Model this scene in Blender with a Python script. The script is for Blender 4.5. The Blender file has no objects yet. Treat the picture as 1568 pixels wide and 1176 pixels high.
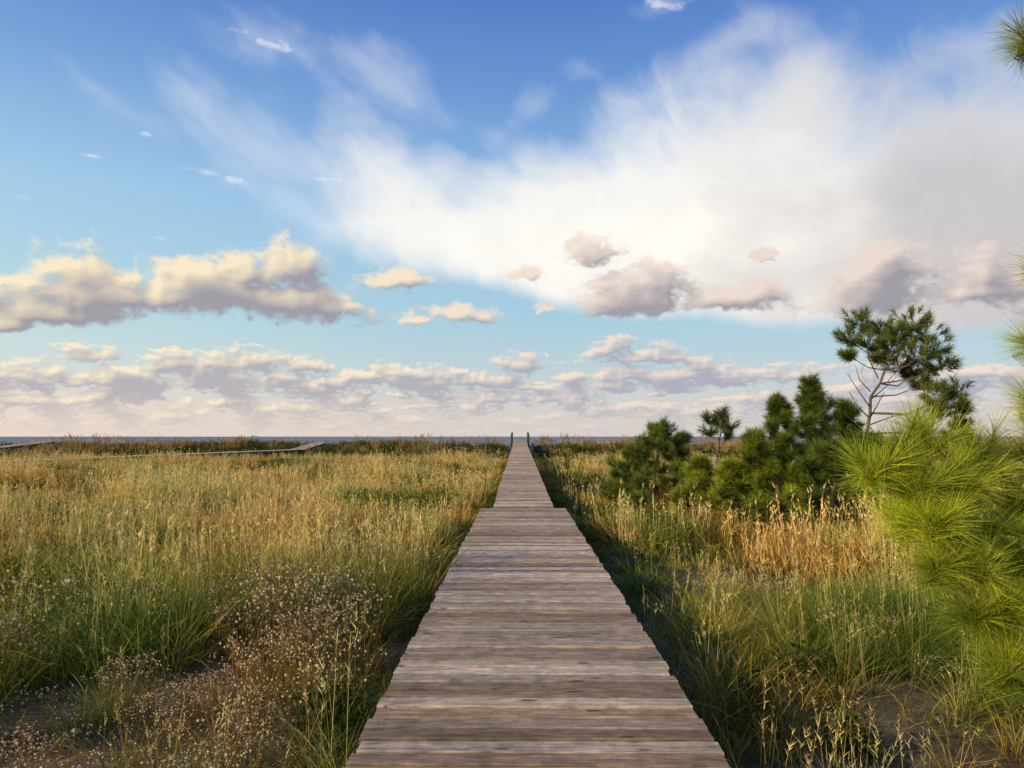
import bpy, math, random, time
import numpy as np
from mathutils import Vector, Matrix, Euler
T0 = time.time()
R = np.random.RandomState(7)
scene = bpy.context.scene
scene.view_settings.view_transform = 'Standard'
scene.view_settings.look = 'None'
scene.view_settings.exposure = 0
scene.view_settings.gamma = 1
F = 1178.0
CAMZ = 1.55
SUN_AZ = math.radians(-108)
SUN_EL = math.radians(17)

# ------------------------------------------------------------ camera
cd = bpy.data.cameras.new("camera"); cam = bpy.data.objects.new("camera", cd)
scene.collection.objects.link(cam)
cd.sensor_width = 36; cd.lens = 36 * F / 1568; cd.clip_end = 60000; cd.clip_start = 0.05
cam.location = (0, 0, CAMZ)
cam.rotation_euler = (math.radians(90 + 3.9), 0, math.radians(0.53))
scene.camera = cam
CM = cam.rotation_euler.to_matrix()

def pdir(px, py):
    return (CM @ Vector((px - 784, 588 - py, -F))).normalized()
def W(px, py, Y):
    d = pdir(px, py); t = Y / d.y
    return np.array((d.x * t, d.y * t, CAMZ + d.z * t))
def azel(px, py):
    d = pdir(px, py)
    return math.atan2(d.x, d.y), math.asin(d.z)

# ------------------------------------------------------------ node helper
class NT:
    def __init__(s, tree): s.t = tree; s.n = tree.nodes; s.l = tree.links
    def set(s, sock, v):
        if v is None: return
        if isinstance(v, bpy.types.NodeSocket): s.l.new(v, sock)
        else: sock.default_value = v
    def math(s, op, a, b=None, c=None, clamp=False):
        n = s.n.new('ShaderNodeMath'); n.operation = op; n.use_clamp = clamp
        s.set(n.inputs[0], a); s.set(n.inputs[1], b); s.set(n.inputs[2], c)
        return n.outputs[0]
    def vm(s, op, a, b=None):
        n = s.n.new('ShaderNodeVectorMath'); n.operation = op
        s.set(n.inputs[0], a)
        if b is not None: s.set(n.inputs[1], b)
        return n.outputs[1] if op in ('LENGTH', 'DOT_PRODUCT') else n.outputs[0]
    def noise(s, v, scale, detail=4, rough=0.5, dist=0.0, col=False):
        n = s.n.new('ShaderNodeTexNoise'); s.set(n.inputs['Vector'], v)
        n.inputs['Scale'].default_value = scale; n.inputs['Detail'].default_value = detail
        n.inputs['Roughness'].default_value = rough; n.inputs['Distortion'].default_value = dist
        return n.outputs['Color' if col else 'Fac']
    def ss(s, x, a, b, c=0.0, d=1.0, lin=False):
        n = s.n.new('ShaderNodeMapRange'); n.interpolation_type = 'LINEAR' if lin else 'SMOOTHSTEP'
        s.set(n.inputs[0], x); s.set(n.inputs[1], a); s.set(n.inputs[2], b); s.set(n.inputs[3], c); s.set(n.inputs[4], d)
        return n.outputs[0]
    def mix(s, f, a, b, mode='MIX'):
        n = s.n.new('ShaderNodeMix'); n.data_type = 'RGBA'; n.blend_type = mode
        n.clamp_result = False; n.clamp_factor = True
        s.set(n.inputs[0], f)
        for i, v in ((6, a), (7, b)):
            if isinstance(v, (tuple, list)) and len(v) == 3: v = (*v, 1)
            s.set(n.inputs[i], v)
        return n.outputs[2]
    def mapping(s, v, loc=(0,0,0), rot=(0,0,0), sc=(1,1,1), typ='POINT'):
        n = s.n.new('ShaderNodeMapping'); n.vector_type = typ; s.set(n.inputs[0], v)
        n.inputs['Location'].default_value = loc; n.inputs['Rotation'].default_value = rot; n.inputs['Scale'].default_value = sc
        return n.outputs[0]
    def ramp(s, f, stops):
        n = s.n.new('ShaderNodeValToRGB'); s.set(n.inputs[0], f); e = n.color_ramp.elements
        while len(e) < len(stops): e.new(0.5)
        for el, (p, c) in zip(e, stops): el.position = p; el.color = (*c, 1)
        return n.outputs[0]

def lin(r, g, b):
    f = lambda c: (c/255/12.92) if c/255 <= .04045 else ((c/255+.055)/1.055)**2.4
    return (f(r), f(g), f(b))
SKYS = 0.1
def hsh(i, j, s):
    v = np.sin(i * 127.1 + j * 311.7 + s * 74.7) * 43758.5453
    return v - np.floor(v)
def vn(x, y, s=0):
    x = np.asarray(x, float); y = np.asarray(y, float)
    i = np.floor(x); j = np.floor(y); fx = x - i; fy = y - j
    fx = fx*fx*(3-2*fx); fy = fy*fy*(3-2*fy)
    return (hsh(i, j, s)*(1-fx)+hsh(i+1, j, s)*fx)*(1-fy)+(hsh(i, j+1, s)*(1-fx)+hsh(i+1, j+1, s)*fx)*fy
def sst(a, b, x):
    t = np.clip((np.asarray(x, float)-a)/(b-a), 0, 1); return t*t*(3-2*t)

# ------------------------------------------------------------ cloud field (computed noise, in azimuth / elevation)
RT = np.random.RandomState(11).rand(256, 256).astype(np.float32)
def vnt(x, y):
    i = np.floor(x); j = np.floor(y); fx = (x-i).astype(np.float32); fy = (y-j).astype(np.float32)
    i = i.astype(np.int32) & 255; j = j.astype(np.int32) & 255; i1 = (i+1) & 255; j1 = (j+1) & 255
    fx = fx*fx*fx*(fx*(fx*6-15)+10); fy = fy*fy*fy*(fy*(fy*6-15)+10)
    a = RT[j, i]; b = RT[j, i1]; c_ = RT[j1, i]; d = RT[j1, i1]
    return a+(b-a)*fx+(c_-a+(a-b-c_+d)*fx)*fy
def fbm(x, y, oc=6, gain=.5, seed=0, billow=False):
    s = 0; amp = 1; tot = 0; ca, sa = math.cos(.65), math.sin(.65)
    x = x+seed*17.3; y = y+seed*9.1
    for k in range(oc):
        n_ = vnt(x, y)
        if billow: n_ = 1-np.abs(2*n_-1)
        s = s+amp*n_; tot += amp; amp *= gain
        x, y = (x*ca-y*sa)*2.03+5.2, (x*sa+y*ca)*2.03+1.7
    return s/tot
NXI, NYI = 2100, 930
AZR, EL0, EL1 = 70.0, -2.0, 60.0
ua = np.radians(-AZR+2*AZR*(np.arange(NXI)+.5)/NXI)*F; va = np.radians(EL0+(EL1-EL0)*(np.arange(NYI)+.5)/NYI)*F
U, Vv = np.meshgrid(ua.astype(np.float32), va.astype(np.float32))
def UV(px, py):
    a, e = azel(px, py); return a*F, e*F
poly = [(515, 335), (565, 290), (500, 190), (560, 195), (640, 245), (720, 268), (800, 225), (900, 212), (960, 178), (1010, 145), (1090, 130), (1150, 120), (1185, 75), (1230, 35), (1290, 70), (1330, 100), (1420, 95), (1500, 85), (1750, 60), (2600, -200),
        (2600, 560), (1568, 508), (1300, 500), (1100, 492), (985, 487), (870, 468), (760, 446), (680, 434), (600, 420), (550, 395)]
pp = [UV(*q) for q in poly]
wu = U+ (fbm(U/110, Vv/110, 5, .55, 1)-.5)*70; wv = Vv+(fbm(U/110, Vv/110, 5, .55, 2)-.5)*(30+30*sst(150, 400, Vv))
dmin = np.full(U.shape, 1e9, np.float32); inside = np.zeros(U.shape, bool)
for k in range(len(pp)):
    (x0, y0), (x1, y1) = pp[k], pp[(k+1) % len(pp)]
    dx, dy = x1-x0, y1-y0; t_ = np.clip(((wu-x0)*dx+(wv-y0)*dy)/(dx*dx+dy*dy), 0, 1)
    dmin = np.minimum(dmin, (wu-x0-t_*dx)**2+(wv-y0-t_*dy)**2)
    if y0 != y1:
        inside ^= ((y0 > wv) != (y1 > wv)) & (wu < dx*(wv-y0)/dy+x0)
sdist = np.sqrt(dmin)*np.where(inside, 1, -1)
cu, cv = UV(1500, 1050)
th = np.arctan2(Vv-cv, U-cu+1e-3)+(fbm(U/260, Vv/260, 3, .5, 3)-.5)*.45; rr = np.hypot(U-cu, Vv-cv)
n1 = fbm(th*14, rr/170, 6, .55, 4); n2 = fbm(U/130, Vv/85, 6, .52, 5)
nz = (n1*.42+n2*.58-.5)
y440 = UV(900, 470)[1]; y250 = UV(900, 270)[1]
soft = 14+52*sst(y440+10, y250, Vv)
DA = sdist/soft+nz*2.6*(.35+.65*sst(y440, y250, Vv))
dA = sst(-0.8, 1.5, DA)*.98
lu = (U-UV(950, 300)[0])/(UV(1500, 300)[0]-UV(950, 300)[0]); rt = np.clip(lu+(n2-.5)*.5, 0, 1); rt = rt*rt*(3-2*rt)
def C3(*q): return np.array(lin(*q), np.float32)
acol = C3(255, 251, 243)*(1-rt)[..., None]+C3(207, 204, 206)*rt[..., None]
n3 = fbm(U/60+n1, Vv/45, 5, .5, 21)
shd = np.clip((nz)*2.0+(n3-.5)*.8, -.6, .6)[..., None]
acol = acol*(1-shd*.09*np.array((1.1, 1, .85)))
wm = (sst(UV(0, 220)[1], UV(0, 440)[1], Vv))[..., None]; acol = acol*(1-wm*rt[..., None]*np.array((-.02, .015, .04)))
edge_b = sst(3.2, .2, DA)[..., None]*.35*sst(y440-20, y250, Vv)[..., None]; acol = acol*(1-edge_b)+C3(232, 238, 248)*edge_b
RGB = acol; AL = dA
def blobs(lst, wu=U, wv=Vv, flat=1.0):
    d = np.full(U.shape, -9, np.float32)
    for (px, py, rx, ry, rot) in lst:
        u0, v0 = UV(px, py); c_, s_ = math.cos(math.radians(rot)), math.sin(math.radians(rot))
        m_ = 2.2*max(rx, ry)+20
        i0, i1 = np.searchsorted(ua, [u0-m_, u0+m_]); j0, j1 = np.searchsorted(va, [v0-m_, v0+m_])
        a_ = wu[j0:j1, i0:i1]-u0; b_ = wv[j0:j1, i0:i1]-v0
        x_ = (a_*c_+b_*s_)/rx; y_ = (-a_*s_+b_*c_)/ry
        if flat != 1: y_ = np.where(y_ < 0, y_*flat, y_)
        d[j0:j1, i0:i1] = np.maximum(d[j0:j1, i0:i1], 1-np.sqrt(x_*x_+y_*y_))
    return d
Bf = blobs([(590, 130, 130, 62, -8), (420, 235, 240, 75, -15), (420, 62, 110, 40, -10), (1010, 8, 90, 30, 0), (290, 160, 140, 45, -45), (820, 160, 120, 40, 35), (1100, 80, 160, 50, 20), (470, 330, 160, 60, -20), (1500, 60, 120, 40, 0)], wu, wv)
th2 = fbm((U*.86-Vv*.5)/160, (U*.5+Vv*.86)/55, 6, .52, 6)
dB = sst(.05, 1.35, Bf+(th2-.5)*1.7)*.36
tn = fbm(U/30, Vv/12, 5, .6, 7)
Tf = blobs([(330, 268, 48, 7, -8), (500, 274, 52, 7, 2), (142, 238, 22, 5, 0), (38, 302, 14, 6, 0), (415, 66, 42, 8, -8), (222, 205, 10, 4, 0), (1020, 8, 45, 10, 0)])
dT = sst(-.1, 1.2, Tf+(tn-.5)*2.6)*.65
dv = np.maximum(dB, dT)
def over(rgb0, a0, rgb1, a1):
    a = a1+a0*(1-a1); rgb = (rgb1*a1[..., None]+rgb0*(a0*(1-a1))[..., None])/np.maximum(a, 1e-4)[..., None]; return rgb, a
RGB, AL = over(np.broadcast_to(C3(238, 240, 246), RGB.shape), dv, RGB, AL)
def shift(a, du, dv_):
    k = NXI/(math.radians(2*AZR)*F); return np.roll(a, (-int(round(dv_*k)), -int(round(du*k))), (0, 1))
def blur(a, n):
    for _ in range(2):
        a = sum(np.roll(a, q, 0) for q in range(-n, n+1))/(2*n+1); a = sum(np.roll(a, q, 1) for q in range(-n, n+1))/(2*n+1)
    return a
def shade(field, den, rgb0, a0, st, sh_w, lit_w, soft_a=1.0, bn=2):
    h0 = np.clip(field+.25, 0, 1.2)**.8; h = blur(h0, bn)
    g = (h0-shift(h0, -.75*st, .66*st))*.45+(h-shift(h, -1.6*st, 1.3*st))*.9+(h-shift(h, -3.4*st, 2.6*st))*.6
    up = 0
    for q in (1.2, 2.4, 3.6, 5.0): up = up+shift(h, -1.0*st, q*st)
    L_ = np.clip(.68+.66*g-.18*up, 0, 1)[..., None]
    wq = sst(-450, 250, U)[..., None]
    lit = C3(*lit_w[0])*(1-wq)+C3(*lit_w[1])*wq; sh = C3(*sh_w[0])*(1-wq)+C3(*sh_w[1])*wq
    col = sh*(1-L_)+lit*L_
    return over(rgb0, a0, col, den*soft_a)
cum = [(150, 452, 115, 42, 0), (120, 425, 62, 40, 0), (185, 432, 40, 26, 0), (60, 432, 40, 12, 0), (395, 462, 190, 42, -4), (440, 420, 52, 46, 0), (375, 425, 60, 34, 0), (290, 435, 60, 44, 0), (250, 455, 50, 20, 0), (85, 482, 85, 26, 0), (60, 470, 40, 22, 0), (540, 474, 50, 13, 0),
       (972, 462, 100, 48, 0), (1010, 438, 50, 38, 0), (930, 440, 48, 30, 0), (910, 390, 38, 28, 0), (605, 430, 50, 20, 0), (1165, 455, 50, 28, 0), (1105, 460, 38, 22, 0),
       (1345, 450, 90, 52, 0), (1350, 415, 40, 36, 0), (1480, 450, 110, 34, 0), (1500, 425, 40, 36, 0), (1600, 440, 90, 34, 0), (710, 484, 50, 18, 0), (640, 492, 24, 8, 0), (800, 425, 26, 14, 0), (1170, 392, 14, 8, 0), (830, 470, 16, 14, 0), (0, 500, 34, 13, 0), (2, 430, 20, 8, 0),
       (-150, 440, 130, 40, 0), (1750, 480, 120, 30, 0), (-300, 520, 150, 30, 0)]
cum2 = [(980, 548, 84, 22, 0), (940, 536, 42, 22, 0), (800, 562, 55, 20, 0), (1090, 584, 105, 24, 0), (1070, 562, 40, 20, 0), (140, 546, 50, 14, 0), (110, 534, 25, 10, 0), (340, 584, 170, 24, 0), (260, 562, 50, 24, 0), (390, 560, 50, 28, 0), (330, 558, 34, 22, 0), (470, 562, 44, 20, 0), (640, 592, 80, 22, 0), (632, 575, 32, 16, 0), (930, 592, 70, 18, 0), (1210, 572, 60, 15, 0), (1330, 560, 50, 12, 0), (1490, 575, 60, 16, 0), (60, 586, 80, 24, 0), (90, 572, 30, 20, 0), (700, 570, 26, 9, 0), (200, 578, 60, 22, 0), (520, 590, 60, 22, 0), (880, 575, 30, 10, 0)]
rq = np.random.RandomState(5)
for _ in range(760):
    e_ = 6+90*rq.rand()**1.3; px = rq.uniform(-700, 2300); py = 668-e_
    if e_ > 66 and px > 620 and rq.rand() < .5: continue
    wd_ = rq.uniform(14, 52)*(.3+e_/95); cum2.append((px, py, wd_, wd_*rq.uniform(.18, .40)+1.2, 0))
wu2 = U+(fbm(U/26, Vv/20, 4, .55, 8)-.5)*34; wv2 = Vv+(fbm(U/26, Vv/20, 4, .55, 9)-.5)*20
bl = fbm(U/30, Vv/22, 6, .6, 10, True); bl2 = fbm(U/55, Vv/30, 6, .6, 12)
Cf = blobs(cum, wu2, wv2, 1.9)+((bl-.5)*.9+(bl2-.5)*1.3)
dC = sst(-.2, .55, Cf)*.94
wu3 = U+(fbm(U/15, Vv/10, 4, .55, 13)-.5)*18; wv3 = Vv+(fbm(U/15, Vv/10, 4, .55, 14)-.5)*8
bs = fbm(U/14, Vv/8, 5, .6, 15, True); bs2 = fbm(U/36, Vv/11, 5, .6, 16)
Lf = blobs(cum2, wu3, wv3, 1.9)+((bs-.5)*.9+(bs2-.5)*1.5)-.06
dL = sst(-.08, .55, Lf)*(.42+.5*sst(0, 60, Vv))
RGB, AL = shade(Lf, dL, RGB, AL, 3.8, ((180, 176, 184), (172, 174, 187)), ((255, 238, 206), (244, 225, 210)), bn=1)
RGB, AL = shade(Cf, dC, RGB, AL, 9.0, ((160, 154, 162), (156, 153, 163)), ((255, 236, 200), (236, 219, 208)), bn=3)
AL = AL*(1-sst(math.radians(48)*F, math.radians(58)*F, Vv))
img = bpy.data.images.new("cloud_field", NXI, NYI, alpha=True, float_buffer=True)
img.alpha_mode = 'CHANNEL_PACKED'
try: img.colorspace_settings.name = 'Linear Rec.709'
except Exception: img.colorspace_settings.name = 'Non-Color'
buf = np.empty((NYI, NXI, 4), np.float32); buf[..., :3] = np.clip(RGB, 0, 1.2); buf[..., 3] = np.clip(AL, 0, 1)
img.pixels.foreach_set(buf.ravel()); img.update()
try: img.pack()
except Exception as ex: print("pack", ex)

# ------------------------------------------------------------ world
wd = bpy.data.worlds.new("World"); scene.world = wd; wd.use_nodes = True
wd.node_tree.nodes.clear(); w = NT(wd.node_tree)
tc = w.n.new('ShaderNodeTexCoord').outputs['Generated']
sep = w.n.new('ShaderNodeSeparateXYZ'); w.l.new(tc, sep.inputs[0])
az = w.math('ARCTAN2', sep.outputs[0], sep.outputs[1]); el = w.math('ARCSINE', sep.outputs[2])
uvn = w.n.new('ShaderNodeCombineXYZ')
w.l.new(w.math('MULTIPLY_ADD', az, 1/math.radians(2*AZR), .5), uvn.inputs[0])
w.l.new(w.math('MULTIPLY_ADD', el, 1/math.radians(EL1-EL0), -EL0/(EL1-EL0)), uvn.inputs[1])
it = w.n.new('ShaderNodeTexImage'); it.image = img; it.extension = 'MIRROR'; it.interpolation = 'Linear'; w.l.new(uvn.outputs[0], it.inputs[0])
sky = w.n.new('ShaderNodeTexSky'); sky.sky_type = 'NISHITA'; sky.sun_disc = False
sky.sun_elevation = SUN_EL; sky.sun_rotation = SUN_AZ % (2*math.pi)
sky.air_density = 1.0; sky.dust_density = 1.0; sky.ozone_density = 2.0
eln = w.ss(el, 0, math.radians(40), lin=True)
grad = w.ramp(eln, [(0.0, lin(226, 213, 205)), (0.05, lin(220, 214, 210)), (0.12, lin(196, 215, 222)), (0.22, lin(172, 212, 230)),
                    (0.42, lin(152, 196, 236)), (0.62, lin(110, 156, 220)), (0.78, lin(82, 126, 204)), (1.0, lin(62, 102, 186))])
grad = w.mix(1.0, grad, (1/SKYS,)*3, 'MULTIPLY')
lf = w.ss(az, math.radians(-45), math.radians(5))
grad = w.mix(1.0, grad, w.mix(lf, (1.26, 1.16, 1.04), (1, 1, 1)), 'MULTIPLY')
base = w.mix(0.88, sky.outputs[0], grad)
cc = w.mix(1.0, it.outputs['Color'], (1/SKYS,)*3, 'MULTIPLY')
c = w.mix(it.outputs['Alpha'], base, cc)
hz = w.ss(el, math.radians(3.6), math.radians(-0.5), 0, 0.62)
c = w.mix(hz, c, w.mix(lf, tuple(q/SKYS for q in lin(233, 216, 200)), tuple(q/SKYS for q in lin(215, 208, 205))))
bg = w.n.new('ShaderNodeBackground'); w.l.new(c, bg.inputs[0]); bg.inputs[1].default_value = SKYS
wo = w.n.new('ShaderNodeOutputWorld'); w.l.new(bg.outputs[0], wo.inputs[0])

# ------------------------------------------------------------ sun
sd = bpy.data.lights.new("sun", 'SUN'); so = bpy.data.objects.new("sun", sd); scene.collection.objects.link(so)
sd.energy = 5.0; sd.angle = math.radians(0.6); sd.color = (1.0, 0.80, 0.45)
sv = Vector((math.sin(SUN_AZ)*math.cos(SUN_EL), math.cos(SUN_AZ)*math.cos(SUN_EL), math.sin(SUN_EL)))
so.rotation_euler = sv.to_track_quat('Z', 'Y').to_euler(); so.location = (-20, -10, 20)

# ------------------------------------------------------------ terrain height
DX = 0.09
def ground(x, y):
    x = np.asarray(x, float); y = np.asarray(y, float)
    z = -0.46 + 0.24*(vn(x/5, y/5, 1)-.5) + 0.07*(vn(x/1.1, y/1.1, 2)-.5)
    keep = sst(1.0, 4.0, np.abs(x-DX))
    z = z + 0.45*(vn(x/14, y/9, 9)-.62)*sst(12, 30, y)*keep
    z = z + 0.06*sst(17, 75, y)
    yr = 80 + 6*(vn(x/22, 0*x, 3)-.5)
    z = z + np.exp(-((y-yr)/6.5)**2)*(0.70+0.65*vn(x/9, y/12, 4)*keep)
    z = z - 3.0*sst(90, 132, y) - 6*sst(132, 260, y)
    return z

def mk(name, V, Fc, mats, mi=None, col=None, parent=None, smooth=False, link=True):
    me = bpy.data.meshes.new(name)
    me.from_pydata([tuple(v) for v in V] if not isinstance(V, np.ndarray) else V.tolist(), [], Fc)
    for m in mats: me.materials.append(m)
    if mi is not None: me.polygons.foreach_set('material_index', np.asarray(mi, dtype=np.int32))
    if smooth: me.polygons.foreach_set('use_smooth', np.ones(len(me.polygons), dtype=bool))
    if col is not None:
        a = me.color_attributes.new('Col', 'FLOAT_COLOR', 'POINT')
        cc = np.ones((len(me.vertices), 4), dtype=np.float32); cc[:, :3] = col
        a.data.foreach_set('color', cc.ravel())
    me.update()
    ob = bpy.data.objects.new(name, me)
    if link: scene.collection.objects.link(ob)
    if parent: ob.parent = parent
    return ob

class Geo:
    def __init__(s): s.V = []; s.Fc = []; s.M = []; s.C = []; s.n = 0
    def add(s, V, Fc, m=0, C=(1, 1, 1)):
        V = np.asarray(V, float); o = s.n
        s.V.append(V); s.Fc.extend([tuple(int(i)+o for i in f) for f in Fc]); s.M.extend([m]*len(Fc))
        C = np.asarray(C, float)
        s.C.append(np.broadcast_to(C, (len(V), 3)) if C.ndim == 1 else C); s.n += len(V)
    def box(s, c, size, m=0, rz=0, C=(1, 1, 1)):
        x, y, z = [q/2 for q in size]; cs, sn = math.cos(rz), math.sin(rz)
        V = np.array([(a*x, b*y, d*z) for d in (-1, 1) for b in (-1, 1) for a in (-1, 1)])
        V = np.stack([V[:, 0]*cs-V[:, 1]*sn, V[:, 0]*sn+V[:, 1]*cs, V[:, 2]], 1)+np.array(c)
        s.add(V, [(0, 2, 3, 1), (4, 5, 7, 6), (0, 1, 5, 4), (2, 6, 7, 3), (0, 4, 6, 2), (1, 3, 7, 5)], m, C)
    def beam(s, p0, p1, w_, h_, m=0):
        p0 = np.array(p0, float); p1 = np.array(p1, float); d = (p1-p0)/np.linalg.norm(p1-p0)
        sd_ = np.cross(d, (0, 0, 1.0)); sd_ /= np.linalg.norm(sd_); up = np.cross(sd_, d); V = []
        for q in (p0, p1):
            for (a, b) in ((-1, -1), (1, -1), (1, 1), (-1, 1)): V.append(q+sd_*a*w_/2+up*b*h_/2)
        s.add(V, [(0, 1, 5, 4), (1, 2, 6, 5), (2, 3, 7, 6), (3, 0, 4, 7), (0, 3, 2, 1), (4, 5, 6, 7)], m)
    def tube(s, pts, rad, sides=6, m=0, C=(1, 1, 1)):
        pts = [np.array(p, float) for p in pts]; V = []; Fc = []
        for i, p in enumerate(pts):
            d = pts[min(i+1, len(pts)-1)]-pts[max(i-1, 0)]; d = d/(np.linalg.norm(d)+1e-9)
            u = np.cross(d, (0.3, 0.9, 0.1)); u /= np.linalg.norm(u)+1e-9; v = np.cross(d, u)
            for k in range(sides):
                a = 2*math.pi*k/sides; V.append(p+rad[i]*(u*math.cos(a)+v*math.sin(a)))
        for i in range(len(pts)-1):
            for k in range(sides):
                a = i*sides+k; b = i*sides+(k+1) % sides
                Fc.append((a, b, b+sides, a+sides))
        s.add(V, Fc, m, C)
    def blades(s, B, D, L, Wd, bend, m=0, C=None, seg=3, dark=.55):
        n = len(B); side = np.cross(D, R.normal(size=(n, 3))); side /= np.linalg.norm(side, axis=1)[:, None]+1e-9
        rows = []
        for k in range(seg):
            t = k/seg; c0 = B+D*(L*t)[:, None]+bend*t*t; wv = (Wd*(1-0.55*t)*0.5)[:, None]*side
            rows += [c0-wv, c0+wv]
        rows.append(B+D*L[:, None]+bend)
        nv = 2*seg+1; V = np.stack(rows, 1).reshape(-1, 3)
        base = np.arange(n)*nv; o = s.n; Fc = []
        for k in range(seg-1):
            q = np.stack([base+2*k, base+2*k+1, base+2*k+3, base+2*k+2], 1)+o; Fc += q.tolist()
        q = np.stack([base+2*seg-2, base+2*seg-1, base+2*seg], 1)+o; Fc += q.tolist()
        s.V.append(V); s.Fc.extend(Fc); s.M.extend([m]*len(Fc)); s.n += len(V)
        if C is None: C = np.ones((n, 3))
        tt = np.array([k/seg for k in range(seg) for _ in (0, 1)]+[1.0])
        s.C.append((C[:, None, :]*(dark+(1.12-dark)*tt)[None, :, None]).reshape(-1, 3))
    def build(s, name, mats, **kw):
        return mk(name, np.concatenate(s.V), s.Fc, mats, s.M, np.concatenate(s.C), **kw)

# ------------------------------------------------------------ materials
def mat(name):
    m = bpy.data.materials.new(name); m.use_nodes = True; m.node_tree.nodes.clear(); return m, NT(m.node_tree)
def fin(t, sh):
    o = t.n.new('ShaderNodeOutputMaterial'); t.l.new(sh, o.inputs[0])
def princ(t, col, rough=0.7, spec=0.3, normal=None):
    b = t.n.new('ShaderNodeBsdfPrincipled'); t.set(b.inputs['Base Color'], (*col, 1) if isinstance(col, tuple) and len(col) == 3 else col)
    t.set(b.inputs['Roughness'], rough); b.inputs['Specular IOR Level'].default_value = spec
    if normal is not None: t.l.new(normal, b.inputs['Normal'])
    return b.outputs[0]
def bump(t, h, st=0.3, d=0.01):
    b = t.n.new('ShaderNodeBump'); b.inputs['Strength'].default_value = st; b.inputs['Distance'].default_value = d
    t.l.new(h, b.inputs['Height']); return b.outputs[0]

def foliage_mat(name, transl=0.35, rough=0.5, patch=0.0, spec=0.25, pr=False):
    m, t = mat(name)
    a = t.n.new('ShaderNodeAttribute'); a.attribute_name = 'Col'
    col = a.outputs['Color']
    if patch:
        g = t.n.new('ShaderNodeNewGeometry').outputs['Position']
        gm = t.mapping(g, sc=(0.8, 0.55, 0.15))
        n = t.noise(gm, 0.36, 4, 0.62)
        tint = t.ramp(n, [(0.34, (0.38, 0.72, 0.38)), (0.44, (0.74, 0.98, 0.58)), (0.52, (1.12, 1.05, 0.76)), (0.60, (1.35, 1.02, 0.68)), (0.68, (1.20, 0.80, 0.60))])  # grass patches green to rust; contrast also paints in sunlit tan and shade bands
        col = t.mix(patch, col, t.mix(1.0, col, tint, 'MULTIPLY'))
    if pr: p = princ(t, col, rough, spec)
    else:
        df = t.n.new('ShaderNodeBsdfDiffuse'); t.l.new(col, df.inputs[0]); p = df.outputs[0]
    tr = t.n.new('ShaderNodeBsdfTranslucent'); t.l.new(col, tr.inputs[0])
    mx = t.n.new('ShaderNodeMixShader'); mx.inputs[0].default_value = transl
    t.l.new(p, mx.inputs[1]); t.l.new(tr.outputs[0], mx.inputs[2]); fin(t, mx.outputs[0]); return m
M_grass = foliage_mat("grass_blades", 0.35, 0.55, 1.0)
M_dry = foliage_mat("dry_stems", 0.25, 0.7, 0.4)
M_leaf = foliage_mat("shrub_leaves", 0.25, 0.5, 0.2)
M_needle = foliage_mat("pine_needles", 0.35, 0.45, 0.0, 0.3, pr=True)

m, t = mat("pine_bark"); g = t.n.new('ShaderNodeTexCoord').outputs['Object']
n = t.noise(t.mapping(g, sc=(1, 1, .35)), 45, 5, 0.65)
fin(t, princ(t, t.ramp(n, [(0.3, (0.07, 0.05, 0.04)), (0.55, (0.19, 0.14, 0.11)), (0.75, (0.30, 0.25, 0.21))]), 0.9, 0.1, bump(t, n, 0.8, 0.02))); M_bark = m

def wood(name, cols, gx=1.0):
    m, t = mat(name)
    ge = t.n.new('ShaderNodeNewGeometry'); pos = ge.outputs['Position']; rnd = ge.outputs['Random Per Island']
    off = t.n.new('ShaderNodeCombineXYZ'); t.l.new(t.math('MULTIPLY', rnd, 97), off.inputs[0]); t.l.new(t.math('MULTIPLY', rnd, 31), off.inputs[1])
    p = t.vm('ADD', pos, off.outputs[0])
    gr = t.noise(t.mapping(p, sc=(4.5*gx, 110, 20)), 1.0, 6, 0.68, 0.35)
    gr2 = t.noise(t.mapping(p, sc=(1.8*gx, 18, 8)), 1.0, 4, 0.6, 0.5)
    blot = t.noise(pos, 9.0, 6, 0.7)
    big = t.noise(pos, 0.7, 3, 0.6)
    vor = t.n.new('ShaderNodeTexVoronoi'); vor.feature = 'F1'; t.l.new(t.mapping(p, sc=(2.3, 8.0, 1)), vor.inputs['Vector']); vor.inputs['Scale'].default_value = 1.0
    knot = t.ss(vor.outputs['Distance'], 0.17, 0.06)
    basec = t.ramp(rnd, [(0.0, cols[0]), (0.3, cols[1]), (0.65, cols[2]), (1.0, cols[3])])
    r2 = t.math('FRACT', t.math('MULTIPLY', rnd, 37.7))
    k = t.ss(gr, 0.30, 0.66, 0.54, 1.34)
    k = t.math('MULTIPLY', k, t.ss(gr2, 0.3, 0.7, 0.80, 1.18))
    k = t.math('MULTIPLY', k, t.ss(blot, 0.3, 0.7, 0.74, 1.22))
    k = t.math('MULTIPLY', k, t.ss(big, 0.3, 0.7, 0.84, 1.14))
    k = t.math('MULTIPLY', k, t.ss(r2, 0, 1, 0.66, 1.26, lin=True))
    k = t.math('MULTIPLY', k, t.ss(knot, 0, 1, 1.0, 0.30))
    cb = t.n.new('ShaderNodeCombineXYZ')
    for i in range(3): t.l.new(k, cb.inputs[i])
    col = t.mix(1.0, basec, cb.outputs[0], 'MULTIPLY')
    h = t.math('SUBTRACT', gr, t.math('MULTIPLY', knot, .4))
    fin(t, princ(t, col, 0.85, 0.12, bump(t, h, 0.9, 0.006))); return m
M_plank = wood("weathered_planks", [(0.34, 0.235, 0.15), (0.56, 0.42, 0.29), (0.46, 0.355, 0.255), (0.62, 0.50, 0.37)])
M_joist = wood("joist_timber", [(0.07, 0.055, 0.04), (0.10, 0.08, 0.06), (0.09, 0.07, 0.055), (0.12, 0.095, 0.07)])
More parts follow.
